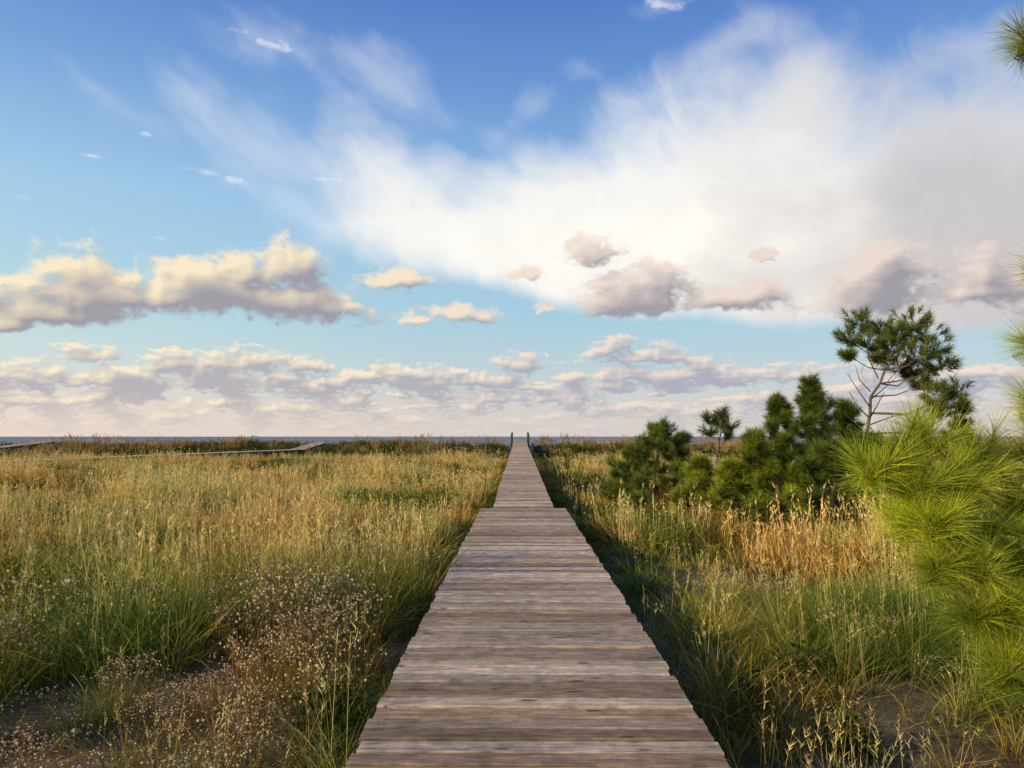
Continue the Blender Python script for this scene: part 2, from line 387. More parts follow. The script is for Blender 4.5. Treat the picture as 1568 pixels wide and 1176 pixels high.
m, t = mat("rusty_screw"); fin(t, princ(t, t.ramp(t.noise(None, 200, 2), [(0.3, (0.03, 0.022, 0.02)), (0.8, (0.09, 0.06, 0.05))]), 0.5, 0.4)); M_screw = m

m, t = mat("sandy_soil"); g = t.n.new('ShaderNodeNewGeometry').outputs['Position']
n = t.noise(g, 0.7, 6, 0.6); n2 = t.noise(g, 14, 6, 0.7)
soil = t.ramp(t.math('ADD', t.math('MULTIPLY', n, .5), t.math('MULTIPLY', n2, .5)), [(0.36, (0.055, 0.042, 0.02)), (0.5, (0.13, 0.10, 0.05)), (0.64, (0.26, 0.20, 0.12))])
sp = t.n.new('ShaderNodeSeparateXYZ'); t.l.new(g, sp.inputs[0])
sandm = t.math('MAXIMUM', t.ss(t.math('ADD', sp.outputs[1], t.math('MULTIPLY', n, 10)), 92, 97), t.math('MULTIPLY', t.ss(sp.outputs[1], 58, 70), t.ss(t.noise(g, 0.12, 3, .5), 0.5, 0.58)))
sand = t.mix(n2, (0.52, 0.46, 0.38), (0.66, 0.60, 0.52))
fin(t, princ(t, t.mix(sandm, soil, sand), 0.95, 0.1, bump(t, n2, 0.6, 0.05))); M_ground = m
m, t = mat("sea_water"); g = t.n.new('ShaderNodeNewGeometry').outputs['Position']
n = t.noise(t.mapping(g, sc=(0.12, 0.5, 1)), 1.0, 5, 0.6)
foam = t.math('MULTIPLY', t.ss(t.noise(t.mapping(g, sc=(0.02, 0.11, 1)), 1.0, 5, 0.65), 0.60, 0.66), .7)
fin(t, princ(t, t.mix(foam, (0.20, 0.245, 0.26), (0.6, 0.62, 0.62)), 0.6, 0.25, bump(t, n, 1.0, 0.6))); M_sea = m

# ------------------------------------------------------------ terrain
def axis(lo, hi, step, far, k=1.35):
    a = list(np.arange(lo, hi+1e-6, step)); s = step
    while a[-1] < far: s *= k; a.append(a[-1]+s)
    s = step; b = []; x = lo
    while x > -far: s *= k; x -= s; b.append(x)
    return np.array(b[::-1]+a)
xs = axis(-70, 70, 0.7, 22000); ys = axis(-12, 140, 0.7, 22000)
X, Y = np.meshgrid(xs, ys); Z = ground(X, Y)
nx, ny = len(xs), len(ys)
V = np.stack([X.ravel(), Y.ravel(), Z.ravel()], 1)
i, j = np.meshgrid(np.arange(nx-1), np.arange(ny-1)); a = (j*nx+i).ravel()
mk("ground", V, np.stack([a, a+1, a+nx+1, a+nx], 1).tolist(), [M_ground], smooth=True)
sx = [-21000, -2000, -300, 0, 300, 2000, 21000]; sy = [112, 200, 500, 2000, 8000, 21500]
mk("sea", [(x, y, -2.3) for y in sy for x in sx], [(j*7+i, j*7+i+1, j*7+i+8, j*7+i+7) for j in range(5) for i in range(6)], [M_sea])

# ------------------------------------------------------------ boardwalks
def boardwalk(name, segs, seed, screws_to=0):
    rr = np.random.RandomState(seed); G = Geo(); pw_, gap, th = 0.140, 0.018, 0.038
    for (x0, y0, z0, x1, y1, z1, wd_) in segs:
        p0 = np.array((x0, y0, z0)); p1 = np.array((x1, y1, z1)); d = p1-p0; L = np.linalg.norm(d); d /= L
        fl = np.array((d[0], d[1], 0)); fl /= np.linalg.norm(fl); sd_ = np.array((fl[1], -fl[0], 0)); up = np.cross(sd_, d)
        npk = int(L/(pw_+gap))
        for k in range(npk):
            c0 = p0+d*((k+0.5)*(pw_+gap)); c0 = c0+up*(rr.uniform(-.005, .005))
            a = rr.uniform(-.005, .005); s_ = sd_*math.cos(a)+d*math.sin(a); d_ = d*math.cos(a)-sd_*math.sin(a)
            hw = pw_/2-rr.uniform(0, .006); ch = .005; tw = rr.uniform(-.006, .006)
            l0 = -wd_/2+rr.uniform(-.014, .014); l1 = wd_/2+rr.uniform(-.014, .014)
            prof = [(-hw, -th), (-hw, -ch), (-hw+ch, 0), (0, -0.002), (hw-ch, 0), (hw, -ch), (hw, -th)]
            V = []
            for li, tws in ((l0, tw), (l1, -tw)):
                for (q, h) in prof: V.append(c0+s_*li+d_*q+up*(h+tws*q/hw))
            n_ = len(prof); Fc = [(i, (i+1) % n_, (i+1) % n_+n_, i+n_) for i in range(n_)]+[tuple(range(n_))[::-1], tuple(range(n_, 2*n_))]
            G.add(V, Fc, 0)
            if c0[1] < screws_to:
                for sx_ in (-wd_/2+0.09, 0.02, wd_/2-0.09):
                    for q in (-.04, .04):
                        cc = c0+s_*(sx_+rr.uniform(-.01, .01))+d_*q+up*.002
                        G.add([cc+.005*(s_*math.cos(b)+d_*math.sin(b)) for b in np.arange(6)*math.pi/3], [tuple(range(6))], 2)
        for off in (-wd_/2+0.09, 0.0, wd_/2-0.09):
            G.beam(p0+sd_*off-up*(th+.102), p1+sd_*off-up*(th+.102), .04, .19, 1)
        for k in range(int(L/2.4)+1):
            for off in (-wd_/2+0.16, wd_/2-0.16):
                q = p0+d*min(k*2.4+.1, L-.1)+sd_*off; gz = float(ground(q[0], q[1]))-.3
                zt = q[2]-.05
                if zt > gz: G.box((q[0], q[1], (zt+gz)/2), (.09, .09, zt-gz), 1)
    return G.build(name, [M_plank, M_joist, M_screw])
B = boardwalk("boardwalk", [(DX, -4, 0, DX, 17.0, 0, 1.82), (DX, 17.005, 0.012, DX, 66, 0.7, 1.32), (DX, 66.005, 0.7, DX, 77, 1.18, 1.32), (DX, 77.01, 1.18, DX, 80, 1.18, 1.32)], 3, screws_to=14)
G = Geo()
for s_ in (-1, 1):
    x = DX+s_*0.80
    for yy in (72, 76, 79.5):
        zb = float(np.interp(yy, [17, 66, 77, 80], [0, .7, 1.18, 1.18]))
        G.box((x, yy, zb-.45+(.75+.45)/2), (.15, .15, .75+.45), 0)
    G.beam((x, 72, .962+.80), (x, 79.6, 1.18+.80), .12, .06, 0)
x = DX+.80
for yy, hh in ((50.0, .60), (52.4, .50)): G.box((x, yy, .48-.4+(hh+.4)/2), (.15, .15, hh+.4), 0)
G.beam((x, 49.9, .47+.63), (x, 52.5, .50+.53), .14, .06, 0)
G.build("handrail", [M_joist])
SIDE = [
 [(-46, 39, -.02, -33, 47, .0, 1.4), (-33, 47.01, .0, -20.5, 71, .36, 1.4), (-20.5, 71.01, .36, -20.2, 78, .95, 1.4)],
 [(-66, 54, .12, -50, 72, .42, 1.4), (-50, 72.01, .42, -49, 80, 1.05, 1.4)],
 [(11.0, 54, .12, 14.5, 46, .05, 1.4), (14.5, 45.99, .05, 42, 43, .03, 1.4)],
 [(24, 66, .45, 62, 60, .45, 1.4)]]
for k, sg in enumerate(SIDE): boardwalk("boardwalk", sg, 20+k)
def side_clear(x, y, fr=3.5):
    ok = np.ones(len(x), bool)
    for sg in SIDE:
        for (x0, y0, z0, x1, y1, z1, wd_) in sg:
            d = np.array((x1-x0, y1-y0)); L2 = (d**2).sum(); tt = np.clip(((x-x0)*d[0]+(y-y0)*d[1])/L2, 0, 1)
            dy = y-y0-tt*d[1]; ds = np.hypot(x-x0-tt*d[0], dy)
            ok &= ds > np.where(dy < 0, wd_/2+fr*.3, wd_/2+.15)
    return ok

# ------------------------------------------------------------ plant clumps (instance sources)
src = bpy.data.collections.new("grass_clumps")
def jit(c, n, s=.18): 
    b = 1+R.uniform(-s, s, (n, 1)); return np.clip(np.array(c)*b*(1+R.uniform(-.08, .08, (n, 3))), 0, 1)
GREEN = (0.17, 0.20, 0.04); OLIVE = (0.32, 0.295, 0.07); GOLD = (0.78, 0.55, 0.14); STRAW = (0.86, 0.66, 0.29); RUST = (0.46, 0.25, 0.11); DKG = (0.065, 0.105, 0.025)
def grass(name, n, rad, h0, h1, wd_, lean, cols, heads=0, headcol=STRAW, dots=0, seg=3, hm=10):
    G = Geo()
    r = rad*np.sqrt(R.uniform(0, 1, n)); th = R.uniform(0, 2*math.pi, n)
    Bp = np.stack([r*np.cos(th), r*np.sin(th), -0.03*np.ones(n)], 1)
    ph = th+R.normal(0, .9, n); ln = np.abs(R.normal(0, lean, n))
    D = np.stack([np.cos(ph)*ln, np.sin(ph)*ln, np.ones(n)], 1); D /= np.linalg.norm(D, axis=1)[:, None]
    L = R.uniform(h0, h1, n); bl = L*R.uniform(.1, .75, n)
    bend = np.stack([np.cos(ph)*bl, np.sin(ph)*bl, -bl*.5], 1)
    C = np.zeros((n, 3)); pick = R.randint(0, len(cols), n)
    for k, c in enumerate(cols):
        q = pick == k; C[q] = jit(c, q.sum(), .3)
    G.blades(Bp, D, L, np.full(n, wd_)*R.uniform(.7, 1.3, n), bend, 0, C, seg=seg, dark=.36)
    for k in range(heads):
        a = R.uniform(0, 6.28); rr = rad*R.uniform(0, 1); hh = h1*R.uniform(.85, 1.3); l = R.normal(0, .14, 2)
        b = np.array((rr*math.cos(a), rr*math.sin(a), 0)); tip = b+np.array((l[0]*hh, l[1]*hh, hh))
        G.blades(b[None], ((tip-b)/np.linalg.norm(tip-b))[None], np.array([np.linalg.norm(tip-b)]), np.array([wd_*.8]), np.zeros((1, 3)), 1, np.array([headcol])*.9, seg=2)
        m_ = hm; tt = R.uniform(.76, 1.0, m_); Bq = b+(tip-b)*tt[:, None]
        Dq = np.stack([R.normal(0, .5, m_), R.normal(0, .5, m_), np.ones(m_)], 1); Dq /= np.linalg.norm(Dq, axis=1)[:, None]
        G.blades(Bq, Dq, R.uniform(.03, .07, m_), np.full(m_, wd_*1.3), R.normal(0, .012, (m_, 3)), 1, jit(headcol, m_), seg=1, dark=.9)
    for k in range(dots):
        a = R.uniform(0, 6.28); rr = rad*R.uniform(0, 1.); hh = h1*R.uniform(.75, 1.2); l = R.normal(0, .18, 2)
        b = np.array((rr*math.cos(a), rr*math.sin(a), 0)); tip = b+np.array((l[0]*hh, l[1]*hh, hh))
        G.tube([b, tip], [.003, .0015], 3, 1, (0.28, .18, .10))
        for q in range(7):
            s0 = b+(tip-b)*R.uniform(.62, .97); e = s0+np.array((R.normal(0, .055), R.normal(0, .055), R.uniform(.03, .10)))
            dd_ = (e-s0); G.blades(s0[None], (dd_/np.linalg.norm(dd_))[None], np.array([np.linalg.norm(dd_)]), np.array([.003]), np.zeros((1, 3)), 1, np.array([(0.3, .2, .11)]), seg=1)
            s_ = R.uniform(.005, .013)
            O = np.array([(1, 0, 0), (0, 1, 0), (-1, 0, 0), (0, -1, 0), (0, 0, .8), (0, 0, -1.2)])*s_
            G.add(e+O, [(0, 1, 4), (1, 2, 4), (2, 3, 4), (3, 0, 4), (1, 0, 5), (2, 1, 5), (3, 2, 5), (0, 3, 5)], 1, np.array((0.86, .68, .44))*R.uniform(.35, 1.1))
    ob = G.build(name, [M_grass, M_dry], link=False); src.objects.link(ob); return ob
def shrub(name, n, rad, h, cols, leaf=.05, stems=6):
    G = Geo()
    for k in range(stems):
        a = R.uniform(0, 6.28); e = np.array((math.cos(a)*rad*.7, math.sin(a)*rad*.7, h*.8)); G.tube([(0, 0, -.05), e*.5+(0, 0, .03), e], [.01, .007, .003], 3, 1, (.14, .1, .07))
    u = R.normal(size=(n, 3)); u /= np.linalg.norm(u, axis=1)[:, None]; u[:, 2] = np.abs(u[:, 2])
    rr = R.uniform(.45, 1.0, n)**.6*(0.8+.35*np.sin(u[:, 0]*5+u[:, 1]*4))
    Bp = u*rr[:, None]*np.array((rad, rad, h)); D = u+R.normal(0, .7, (n, 3)); D /= np.linalg.norm(D, axis=1)[:, None]
    C = np.zeros((n, 3)); pick = R.randint(0, len(cols), n)
    for k, c in enumerate(cols):
        q = pick == k; C[q] = jit(c, q.sum(), .3)
    G.blades(Bp, D, R.uniform(.6, 1.2, n)*leaf, np.full(n, leaf*.5), R.normal(0, leaf*.15, (n, 3)), 0, C, seg=2)
    ob = G.build(name, [M_leaf, M_dry], link=False); src.objects.link(ob)
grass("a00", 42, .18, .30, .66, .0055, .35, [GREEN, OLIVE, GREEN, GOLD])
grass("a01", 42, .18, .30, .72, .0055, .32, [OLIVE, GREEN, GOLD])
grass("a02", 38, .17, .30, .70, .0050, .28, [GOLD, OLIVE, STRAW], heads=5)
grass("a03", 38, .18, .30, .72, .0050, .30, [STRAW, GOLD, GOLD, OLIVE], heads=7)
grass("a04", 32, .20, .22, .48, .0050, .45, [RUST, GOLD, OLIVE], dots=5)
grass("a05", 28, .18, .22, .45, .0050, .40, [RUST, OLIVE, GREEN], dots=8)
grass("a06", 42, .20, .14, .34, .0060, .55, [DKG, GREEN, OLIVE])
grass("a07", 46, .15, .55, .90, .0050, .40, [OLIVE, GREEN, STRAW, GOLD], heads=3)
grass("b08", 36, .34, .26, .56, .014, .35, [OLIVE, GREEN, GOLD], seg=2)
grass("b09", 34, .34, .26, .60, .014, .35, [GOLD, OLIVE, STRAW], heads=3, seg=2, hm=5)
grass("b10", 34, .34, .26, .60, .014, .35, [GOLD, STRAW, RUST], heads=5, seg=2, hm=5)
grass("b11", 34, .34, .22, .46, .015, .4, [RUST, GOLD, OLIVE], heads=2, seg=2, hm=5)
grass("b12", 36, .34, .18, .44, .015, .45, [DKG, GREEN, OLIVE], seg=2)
G = Geo()
for k in range(5):
    a = R.uniform(0, 6.28); hh = R.uniform(.9, 1.35); b = np.array((R.uniform(-.2, .2), R.uniform(-.2, .2), 0)); dr = np.array((math.cos(a), math.sin(a), 0))
    pts = [b+dr*.22*hh*s*s*s+np.array((0, 0, hh*(s-.06*s**4))) for s in np.linspace(0, 1, 6)]
    G.tube(pts, [.009]*6, 3, 1, (.42, .33, .15)); m_ = 30; tt = R.uniform(.70, 1, m_); Bq = b+dr*(.22*hh*tt**3)[:, None]+np.stack([0*tt, 0*tt, hh*(tt-.06*tt**4)], 1)
    Dq = np.stack([R.normal(dr[0]*.6, .4, m_), R.normal(dr[1]*.6, .4, m_), R.uniform(-.6, .5, m_)], 1); Dq /= np.linalg.norm(Dq, axis=1)[:, None]
    G.blades(Bq, Dq, R.uniform(.06, .12, m_), np.full(m_, .028), R.normal(0, .01, (m_, 3)), 1, jit((.66, .38, .15), m_), seg=1)
ob = G.build("c13", [M_grass, M_dry], link=False); src.objects.link(ob)
shrub("d14", 400, .55, .55, [DKG, (.05, .08, .025), (.10, .13, .035)], .07)
shrub("d15", 400, .55, .50, [(.20, .27, .03), (.32, .38, .06), (.09, .14, .03)], .06)
shrub("d16", 260, .22, .30, [DKG, (.06, .12, .03), (.10, .15, .04)], .05)

def instancer(name, pts, idx, scl, rot, realize=False):
    me = bpy.data.meshes.new(name); me.from_pydata(pts.tolist(), [], [])
    a = me.attributes.new('idx', 'INT', 'POINT'); a.data.foreach_set('value', idx.astype(np.int32))
    a = me.attributes.new('scl', 'FLOAT_VECTOR', 'POINT'); a.data.foreach_set('vector', scl.astype(np.float32).ravel())
    a = me.attributes.new('rot', 'FLOAT_VECTOR', 'POINT'); a.data.foreach_set('vector', rot.astype(np.float32).ravel())
    ob = bpy.data.objects.new(name, me); scene.collection.objects.link(ob)
    ng = bpy.data.node_groups.new(name+"_nodes", 'GeometryNodeTree')
    ng.interface.new_socket('Geometry', in_out='INPUT', socket_type='NodeSocketGeometry')
    ng.interface.new_socket('Geometry', in_out='OUTPUT', socket_type='NodeSocketGeometry')
    N = ng.nodes; L = ng.links
    gi = N.new('NodeGroupInput'); go = N.new('NodeGroupOutput'); ip = N.new('GeometryNodeInstanceOnPoints')
    ci = N.new('GeometryNodeCollectionInfo'); ci.inputs[0].default_value = src; ci.inputs[1].default_value = True; ci.inputs[2].default_value = True
    def na(nm, dt):
        q = N.new('GeometryNodeInputNamedAttribute'); q.data_type = dt; q.inputs[0].default_value = nm; return q.outputs[0]
    L.new(gi.outputs[0], ip.inputs['Points']); L.new(ci.outputs[0], ip.inputs['Instance'])
    ip.inputs['Pick Instance'].default_value = True
    L.new(na('idx', 'INT'), ip.inputs['Instance Index']); L.new(na('rot', 'FLOAT_VECTOR'), ip.inputs['Rotation']); L.new(na('scl', 'FLOAT_VECTOR'), ip.inputs['Scale'])
    outp = ip.outputs[0]
    if realize:
        rz = N.new('GeometryNodeRealizeInstances'); L.new(outp, rz.inputs[0]); outp = rz.outputs[0]
    L.new(outp, go.inputs[0])
    md = ob.modifiers.new('scatter', 'NODES'); md.node_group = ng
    return ob
def wedge(n, r0, r1, a0, a1):
    r = np.sqrt(R.uniform(r0*r0, r1*r1, n)); a = np.radians(R.uniform(a0, a1, n)); return r*np.sin(a), r*np.cos(a)
xs_, ys_, lod = [], [], []
for (dens, r0, r1, a0, a1, l) in ((30, 2, 10, -48, 48, 0), (10, 0.5, 7, 48, 312, 0), (10.5, 10, 26, -42, 42, 1), (4.6, 26, 55, -38, 38, 2), (2.6, 55, 100, -37, 37, 3), (3, 7, 25, 42, 80, 2), (3, 7, 25, -80, -42, 2)):
    area = (r1*r1-r0*r0)*math.pi*(a1-a0)/360; n_ = int(area*dens); x, y = wedge(n_, r0, r1, a0, a1)
    xs_.append(x); ys_.append(y); lod.append(np.full(n_, l))
x = np.concatenate(xs_); y = np.concatenate(ys_); lod = np.concatenate(lod)
hwid = np.where(y < 17.1, .91, .66); dd = np.abs(x-DX)-hwid
ok = ((dd > .05) | (y > 81)) & side_clear(x, y) & (y < 90+6*vn(x/6, y*0, 5))
ok &= ~((vn(x/7, y/5, 12) > .70) & (y > 62))
bare = vn(x/.9, y/.9, 31); ok &= ~((bare > .74) & (y < 14) & (R.uniform(0, 1, len(x)) < .8))
x, y, lod, dd = x[ok], y[ok], lod[ok], dd[ok]; n_ = len(x)
z = ground(x, y); u = R.uniform(0, 1, n_)
pa = vn(x/3.2, y/4.5, 21)*.65+vn(x/1.2, y/1.6, 22)*.35
pb = vn(x/2.2, y/3.0, 23)*.6+vn(x/.8, y/.9, 24)*.4
near = lod == 0
v = pa+R.normal(0, .08, n_)
left = x < 0
idx = np.where(v < .46, 0, np.where(v < .58, 1, np.where(v < .70, 2, 3)))
weed = near & left & (pb+R.normal(0, .1, n_) > np.where(y < 6.5, .40, .6)); idx = np.where(weed, np.where(u < .5, 4, 5), idx)
weedr = near & ~left & (pb+R.normal(0, .1, n_) > .76); idx = np.where(weedr, 4, idx)
tall = near & ~weed & (vn(x/1.6, y/1.6, 25) > .62) & (u < .5); idx = np.where(tall, 7, idx)
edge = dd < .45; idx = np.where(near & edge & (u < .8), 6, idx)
fi = np.where(v < .34, 12, np.where(v < .44, 8, np.where(v < .54, 9, np.where(v < .68, 10, 11))))
gold = (y > 19) & (y < 66) & (u < .5); fi = np.where(gold & (pa > .42), 10, fi)
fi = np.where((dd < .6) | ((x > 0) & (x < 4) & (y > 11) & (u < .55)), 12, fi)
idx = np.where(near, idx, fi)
s = R.uniform(.6, 1.35, n_)*(.35+1.2*vn(x/2.5, y/2.5, 26))
s = np.where(dd < .5, s*.8, s)
hs = s*np.array([1, 1, .85, .70])[lod]; ws = np.maximum(s, .7)*np.array([1, 1, 1.5, 2.0])[lod]
scl = np.stack([ws, ws, hs], 1)
rot = np.stack([R.normal(0, .08, n_), R.normal(.04, .08, n_), R.uniform(0, 6.28, n_)], 1)
P3 = np.stack([x, y, z], 1)
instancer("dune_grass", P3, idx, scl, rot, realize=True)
print("grass", n_, time.time()-T0)
n_ = 2000; x = R.uniform(-70, 65, n_); y = R.uniform(68, 84, n_)
ok = (np.abs(x-DX) > 1.4) & side_clear(x, y) & (vn(x/6, y/6, 41) > .42); x, y = x[ok], y[ok]
x2 = R.uniform(-30, 30, 220); y2 = R.uniform(22, 60, 220); ok = (np.abs(x2-DX) > 2) & side_clear(x2, y2) & (np.abs(x2) < .6*y2); x = np.r_[x, x2[ok]]; y = np.r_[y, y2[ok]]
n_ = len(x); s = R.uniform(.6, 1.1, n_)*np.where(y < 61, .6, 1)
instancer("sea_oats", np.stack([x, y, ground(x, y)], 1), np.full(n_, 13), np.stack([s, s, s], 1), np.stack([0*x, 0*x, R.uniform(0, 6.28, n_)], 1))
SX, SY, SI, SS = [], [], [], []
def sb(px0, px1, Y0, Y1, n, ids, s0, s1):
    for _ in range(n):
        Yv = R.uniform(Y0, Y1); px = R.uniform(px0, px1); X_ = W(px, 700, Yv)[0]
        if abs(X_-DX) < 1.3: continue
        SX.append(X_); SY.append(Yv); SI.append(ids[R.randint(len(ids))]); SS.append(R.uniform(s0, s1))
sb(-150, 165, 66, 81, 340, [14], 1.0, 1.6); sb(165, 400, 65, 80, 440, [14], 1.1, 1.7); sb(400, 780, 66, 79, 440, [14, 14, 14, 15], .8, 1.4); sb(810, 1100, 60, 78, 400, [14], .8, 1.5)
sb(1100, 1700, 62, 78, 360, [14], .9, 1.5); sb(430, 780, 54, 66, 60, [14, 15], .4, .7); sb(820, 950, 34, 60, 70, [14, 15], .6, 1.0)
sb(530, 690, 20, 25, 34, [15], .9, 1.3); sb(640, 735, 24, 45, 44, [14, 15], .7, 1.1); sb(300, 520, 34, 46, 30, [14], .6, 1.0); sb(-50, 300, 30, 60, 40, [14], .6, 1.0)
sb(-50, 740, 18, 60, 110, [14, 15, 14], .5, .95); sb(900, 1568, 22, 58, 90, [14, 15, 14], .5, 1.0)
sb(850, 960, 14, 34, 40, [14, 15], .3, .6); sb(1040, 1330, 14.5, 20, 60, [15, 14], .5, 1.0); sb(495, 600, 4.2, 6.0, 14, [16], .6, 1.2); sb(1130, 1300, 5, 8, 12, [16], .6, 1.2)
SX, SY, SI, SS = map(np.array, (SX, SY, SI, SS)); ok = side_clear(SX, SY); SX, SY, SI, SS = SX[ok], SY[ok], SI[ok], SS[ok]
SZ = SS*R.uniform(.6, 1.05, len(SS))
instancer("dune_shrubs", np.stack([SX, SY, ground(SX, SY)], 1), SI, np.stack([SS, SS, SZ], 1), np.stack([0*SX, 0*SX, R.uniform(0, 6.28, len(SX))], 1))
# dry needles and grass bits lying on the planks
G = Geo(); k = 260
Bp = np.stack([R.uniform(DX-.88, DX+.88, k), 2.2+10*R.uniform(0, 1, k)**1.3, np.full(k, .0085)], 1); a = R.uniform(0, 6.28, k)
G.blades(Bp, np.stack([np.cos(a), np.sin(a), 0*a+.01], 1), R.uniform(.03, .13, k), np.full(k, .003), R.normal(0, .01, (k, 3))*np.array((1, 1, 0)), 0, jit((.42, .27, .12), k, .4), seg=2, dark=1)
G.build("fallen_needles", [M_dry])

# ------------------------------------------------------------ pines
def tufts(G, Bs, Ds, n, L, wd_, cols, spread=(.12, .95), along=.8):
    k = len(Bs); Bp = np.repeat(Bs, n, 0); D0 = np.repeat(Ds, n, 0)
    rnd = R.normal(size=(k*n, 3)); perp = rnd-(rnd*D0).sum(1)[:, None]*D0; perp /= np.linalg.norm(perp, axis=1)[:, None]+1e-9
    a = R.uniform(spread[0], spread[1], k*n); t_ = R.uniform(-along, 0.05, k*n)
    Bp = Bp+D0*(t_*L)[:, None]; a = a+(-t_)*.4
    D = D0*np.cos(a)[:, None]+perp*np.sin(a)[:, None]
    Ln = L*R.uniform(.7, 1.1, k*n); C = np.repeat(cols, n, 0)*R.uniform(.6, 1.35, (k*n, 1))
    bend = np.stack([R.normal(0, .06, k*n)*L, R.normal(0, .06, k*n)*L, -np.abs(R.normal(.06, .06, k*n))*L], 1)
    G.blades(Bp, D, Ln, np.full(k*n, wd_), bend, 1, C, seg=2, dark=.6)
def pine(name, trunk, r0, clusters, needles=40, L=.16, nw=.006, base=(.05, .085, .02), hi=(.13, .17, .03), tips=9, bare=(), sides=6, upb=.35):
    G = Geo(); trunk = np.array(trunk, float)
    m_ = 12; ts = np.linspace(0, 1, len(trunk)); tt = np.linspace(0, 1, m_)
    tp = np.stack([np.interp(tt, ts, trunk[:, q]) for q in range(3)], 1); tp[1:-1, :2] += R.normal(0, r0*.5, (m_-2, 2))
    G.tube(tp, [r0*(1-.8*q) for q in tt], sides+2, 0)
    Bs, Ds, Cs = [], [], []
    for (c_, rd) in clusters:
        c_ = np.array(c_, float)
        dist = np.linalg.norm(tp[:, :2]-c_[:2], axis=1); want = c_[2]-.25*dist.min()-.5*rd
        kk = int(np.argmin(np.abs(tp[:, 2]-want)+.2*dist)); st = tp[kk]
        mid = (st+c_)/2+np.array((0, 0, -.12*np.linalg.norm(c_-st)))+R.normal(0, .03, 3)*np.linalg.norm(c_-st)
        br = max(.004, min(r0*.45, .012*np.linalg.norm(c_-st)+.004))
        G.tube([st, (st+mid)/2+R.normal(0, .01, 3), mid, (mid+c_)/2, c_], [br, br*.85, br*.7, br*.5, br*.35], sides, 0)
        tn = R.uniform(.75, 1.25)
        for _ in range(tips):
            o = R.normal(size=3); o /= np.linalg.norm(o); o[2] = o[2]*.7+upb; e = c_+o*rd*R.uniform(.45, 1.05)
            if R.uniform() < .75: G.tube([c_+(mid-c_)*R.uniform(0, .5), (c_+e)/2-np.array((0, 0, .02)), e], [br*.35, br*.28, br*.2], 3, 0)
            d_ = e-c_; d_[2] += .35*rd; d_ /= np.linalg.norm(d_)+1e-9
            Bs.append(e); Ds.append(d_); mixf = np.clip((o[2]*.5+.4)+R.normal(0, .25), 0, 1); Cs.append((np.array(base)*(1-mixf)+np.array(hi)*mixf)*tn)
    for (a_, b_) in bare: 
        a_ = np.array(a_); b_ = np.array(b_); md_ = (a_+b_)/2+R.normal(0, .05, 3); G.tube([a_, md_, b_], [.018, .012, .005], 4, 0)
        for _ in range(3):
            s0 = a_+(b_-a_)*R.uniform(.3, .9); G.tube([s0, s0+R.normal(0, .12, 3)+np.array((0, 0, .1))], [.006, .003], 3, 0)
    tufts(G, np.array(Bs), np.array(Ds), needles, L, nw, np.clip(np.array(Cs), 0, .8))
    return G.build(name, [M_bark, M_needle])
def cone(top, basep, Rr, n, low=.12, r=.28, pw_=.8, seed=0):
    out = []; top = np.array(top); basep = np.array(basep); H = top[2]-basep[2]
    for k in range(n):
        t_ = low+(1-low)*(k+.5)/n; a = k*2.4+R.uniform(-.5, .5); rad = Rr*((1-t_)**pw_)*R.uniform(.45, 1.15)*(1 if k % 3 else .4)
        c_ = basep+(top-basep)*t_; out.append((c_+np.array((math.cos(a)*rad, math.sin(a)*rad, 0)), r*(1-.45*t_)*R.uniform(.7, 1.25)))
    out.append((top-np.array((0, 0, .12)), r*.45)); return out
def gb(px, Y): 
    X_ = W(px, 700, Y)[0]; return np.array((X_, Y, float(ground(X_, Y))-.05))
def autopine(px, Y, topx, topy, Rr, n, **kw):
    b = gb(px, Y); tp = W(topx, topy, Y); c_ = cone(tp, b, Rr, n, kw.pop('low', .12), kw.pop('r', .28), kw.pop('pw_', .8))
    return pine("offscreen_pine_tree", [b, (b+tp)/2+R.normal(0, .04, 3), tp], kw.pop('r0', .06), c_, **kw)
Yt = 19.0
tr = [gb(1336, Yt), W(1330, 690, Yt), W(1333, 620, Yt), W(1350, 575, Yt), W(1385, 530, Yt), W(1398, 505, Yt)]
cl = [(W(px, py, Yt+R.uniform(-.7, .7)), rr/F*Yt) for px, py, rr in
      [(1318, 498, 30), (1350, 506, 28), (1298, 522, 24), (1335, 528, 26), (1395, 496, 30), (1415, 512, 32), (1430, 538, 32), (1438, 565, 26), (1405, 548, 32), (1378, 562, 26),
       (1365, 535, 24), (1345, 550, 16), (1435, 612, 28), (1462, 604, 26), (1412, 590, 20), (1475, 625, 16), (1300, 545, 12), (1375, 515, 22), (1440, 632, 22), (1395, 575, 18)]]
bare = [(W(1333, 625, Yt), W(1296, 570, Yt)), (W(1333, 600, Yt), W(1310, 560, Yt+.3)), (W(1335, 610, Yt), W(1375, 575, Yt)), (W(1333, 650, Yt), W(1410, 632, Yt-.2)), (W(1332, 640, Yt), W(1355, 600, Yt+.3)), (W(1331, 640, Yt), W(1300, 600, Yt-.3)), (W(1345, 580, Yt), W(1322, 510, Yt))]
pine("offscreen_pine_tree", tr, .055, cl, needles=50, L=.22, nw=.010, tips=26, bare=bare, base=(.06, .095, .02), hi=(.26, .31, .045))
K = dict(needles=42, L=.22, nw=.009, tips=17, base=(.055, .09, .02), hi=(.25, .31, .04))
K2 = dict(K); K2.update(hi=(.46, .53, .04))
K3 = dict(K); K3.update(base=(.045, .07, .02), hi=(.14, .18, .03))
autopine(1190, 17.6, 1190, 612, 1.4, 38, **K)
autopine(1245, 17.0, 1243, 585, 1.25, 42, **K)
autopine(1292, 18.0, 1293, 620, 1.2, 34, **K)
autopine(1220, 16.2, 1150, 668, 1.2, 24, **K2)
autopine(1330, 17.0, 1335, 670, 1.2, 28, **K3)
autopine(1265, 16.0, 1270, 685, 1.2, 22, pw_=.5, **K)
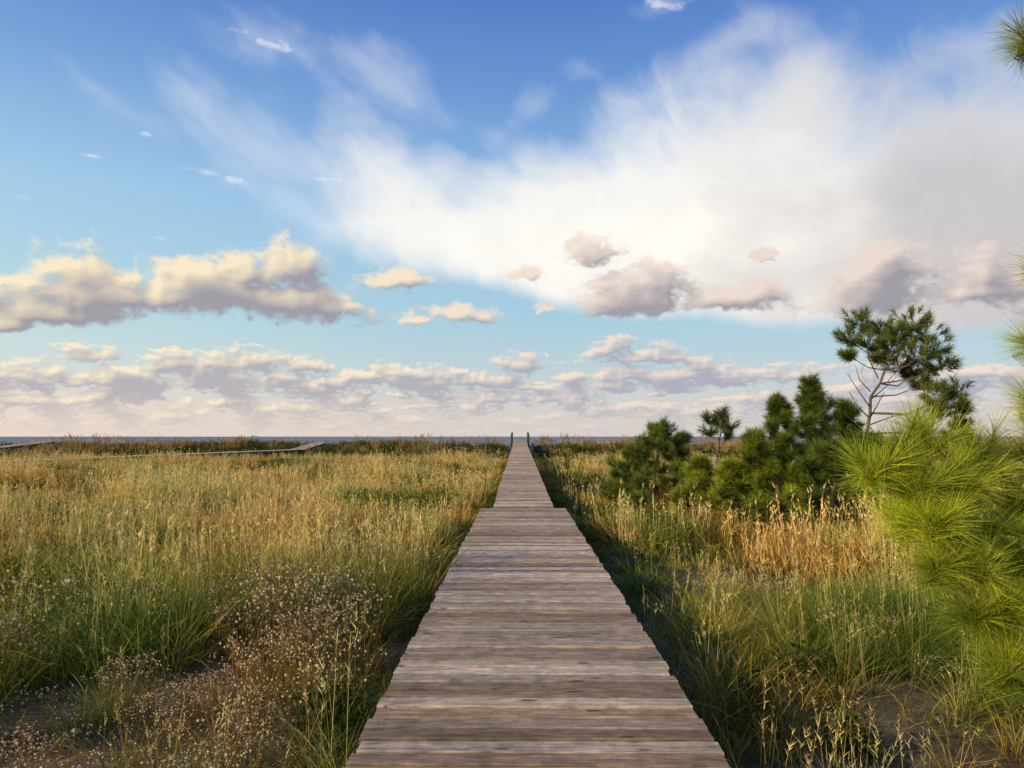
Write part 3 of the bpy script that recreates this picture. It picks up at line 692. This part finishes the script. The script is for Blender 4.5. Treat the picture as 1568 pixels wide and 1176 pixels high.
autopine(1000, 21.0, 1010, 652, 1.6, 32, pw_=.45, r=.38, **K)
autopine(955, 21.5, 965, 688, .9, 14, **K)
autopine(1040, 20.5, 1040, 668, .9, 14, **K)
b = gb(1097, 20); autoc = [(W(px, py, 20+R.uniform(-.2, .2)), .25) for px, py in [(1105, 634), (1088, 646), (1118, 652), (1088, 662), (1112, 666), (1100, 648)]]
pine("offscreen_pine_tree", [b, W(1099, 700, 20), W(1105, 642, 20)], .045, autoc, needles=44, L=.22, nw=.009, tips=14, base=(.055, .09, .02), hi=(.25, .31, .04), bare=[(W(1098, 700, 20), W(1085, 675, 20)), (W(1098, 690, 20), W(1115, 668, 20))])
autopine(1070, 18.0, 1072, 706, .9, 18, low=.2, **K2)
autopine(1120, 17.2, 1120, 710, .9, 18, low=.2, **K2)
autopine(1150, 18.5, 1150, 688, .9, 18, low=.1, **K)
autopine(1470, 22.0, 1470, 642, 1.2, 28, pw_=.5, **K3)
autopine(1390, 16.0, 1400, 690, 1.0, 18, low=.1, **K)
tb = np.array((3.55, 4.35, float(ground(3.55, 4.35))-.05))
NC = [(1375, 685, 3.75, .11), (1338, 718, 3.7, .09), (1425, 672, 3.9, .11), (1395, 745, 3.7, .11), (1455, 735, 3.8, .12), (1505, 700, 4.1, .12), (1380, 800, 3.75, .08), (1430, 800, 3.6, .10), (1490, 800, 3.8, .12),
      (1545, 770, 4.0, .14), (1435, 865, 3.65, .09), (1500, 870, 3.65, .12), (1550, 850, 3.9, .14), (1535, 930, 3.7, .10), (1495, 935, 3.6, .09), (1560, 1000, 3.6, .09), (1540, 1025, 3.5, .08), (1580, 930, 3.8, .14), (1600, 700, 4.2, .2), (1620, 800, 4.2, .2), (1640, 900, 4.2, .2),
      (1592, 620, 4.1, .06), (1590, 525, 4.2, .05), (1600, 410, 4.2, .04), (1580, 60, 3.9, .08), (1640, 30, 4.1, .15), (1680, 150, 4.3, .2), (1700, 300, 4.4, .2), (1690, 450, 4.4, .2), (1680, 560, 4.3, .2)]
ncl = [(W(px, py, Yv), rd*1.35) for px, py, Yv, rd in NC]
pine("offscreen_pine_tree", [tb, (3.5, 4.4, 1.2), (3.6, 4.45, 2.6), (3.55, 4.4, 4.4)], .085, ncl, needles=105, L=.22, nw=.0022, tips=9, base=(.18, .28, .02), hi=(.76, .80, .05), sides=7, upb=.25)
for (x_, y_, H, Rr) in ((-8.0, 1.0, 1.9, .9), (-10, 3.0, 2.4, 1.0), (-11.5, 12.0, 3.3, 1.2), (-13.5, 14.0, 4.0, 1.3), (-10.5, 9.3, 2.5, 1.0), (-19, 21.0, 4.6, 1.5), (-22, 26.0, 5.2, 1.6), (-28, 33.0, 6.0, 1.7)):  # pines out of view at left, added and sized to cast shadow bands
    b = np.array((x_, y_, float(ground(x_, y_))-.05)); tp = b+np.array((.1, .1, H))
    pine("offscreen_pine_tree", [b, (b+tp)/2, tp], .08, cone(tp, b, Rr, 24, .15, .35), needles=24, L=.2, nw=.011, tips=8)
# ------------------------------------------------------------ ship on the horizon
G = Geo(); sxp = W(390, 668, 6000)[0]
hull = [(-45, -8, 0), (40, -8, 0), (55, 0, 0), (40, 8, 0), (-45, 8, 0)]
G.add([(a, b_, -3) for a, b_, _ in hull]+[(a*1.05, b_*1.1, 7) for a, b_, _ in hull], [(0, 1, 6, 5), (1, 2, 7, 6), (2, 3, 8, 7), (3, 4, 9, 8), (4, 0, 5, 9), (5, 6, 7, 8, 9)])
G.box((-30, 0, 14), (18, 12, 14)); G.box((-30, 0, 24), (4, 4, 8)); G.box((5, 0, 10), (40, 11, 6)); G.box((30, 0, 14), (1.5, 1.5, 16))
m, t = mat("ship_paint"); fin(t, princ(t, t.ramp(t.noise(None, 3, 2), [(0.3, (.25, .27, .3)), (.7, (.35, .36, .38))]), .6))
so_ = G.build("cargo_ship", [m]); so_.location = (sxp, 6000, -2.3); so_.scale = (.6, .6, .6)
print("done", sum(len(o.data.polygons) for o in scene.objects if o.type == 'MESH'), time.time()-T0)
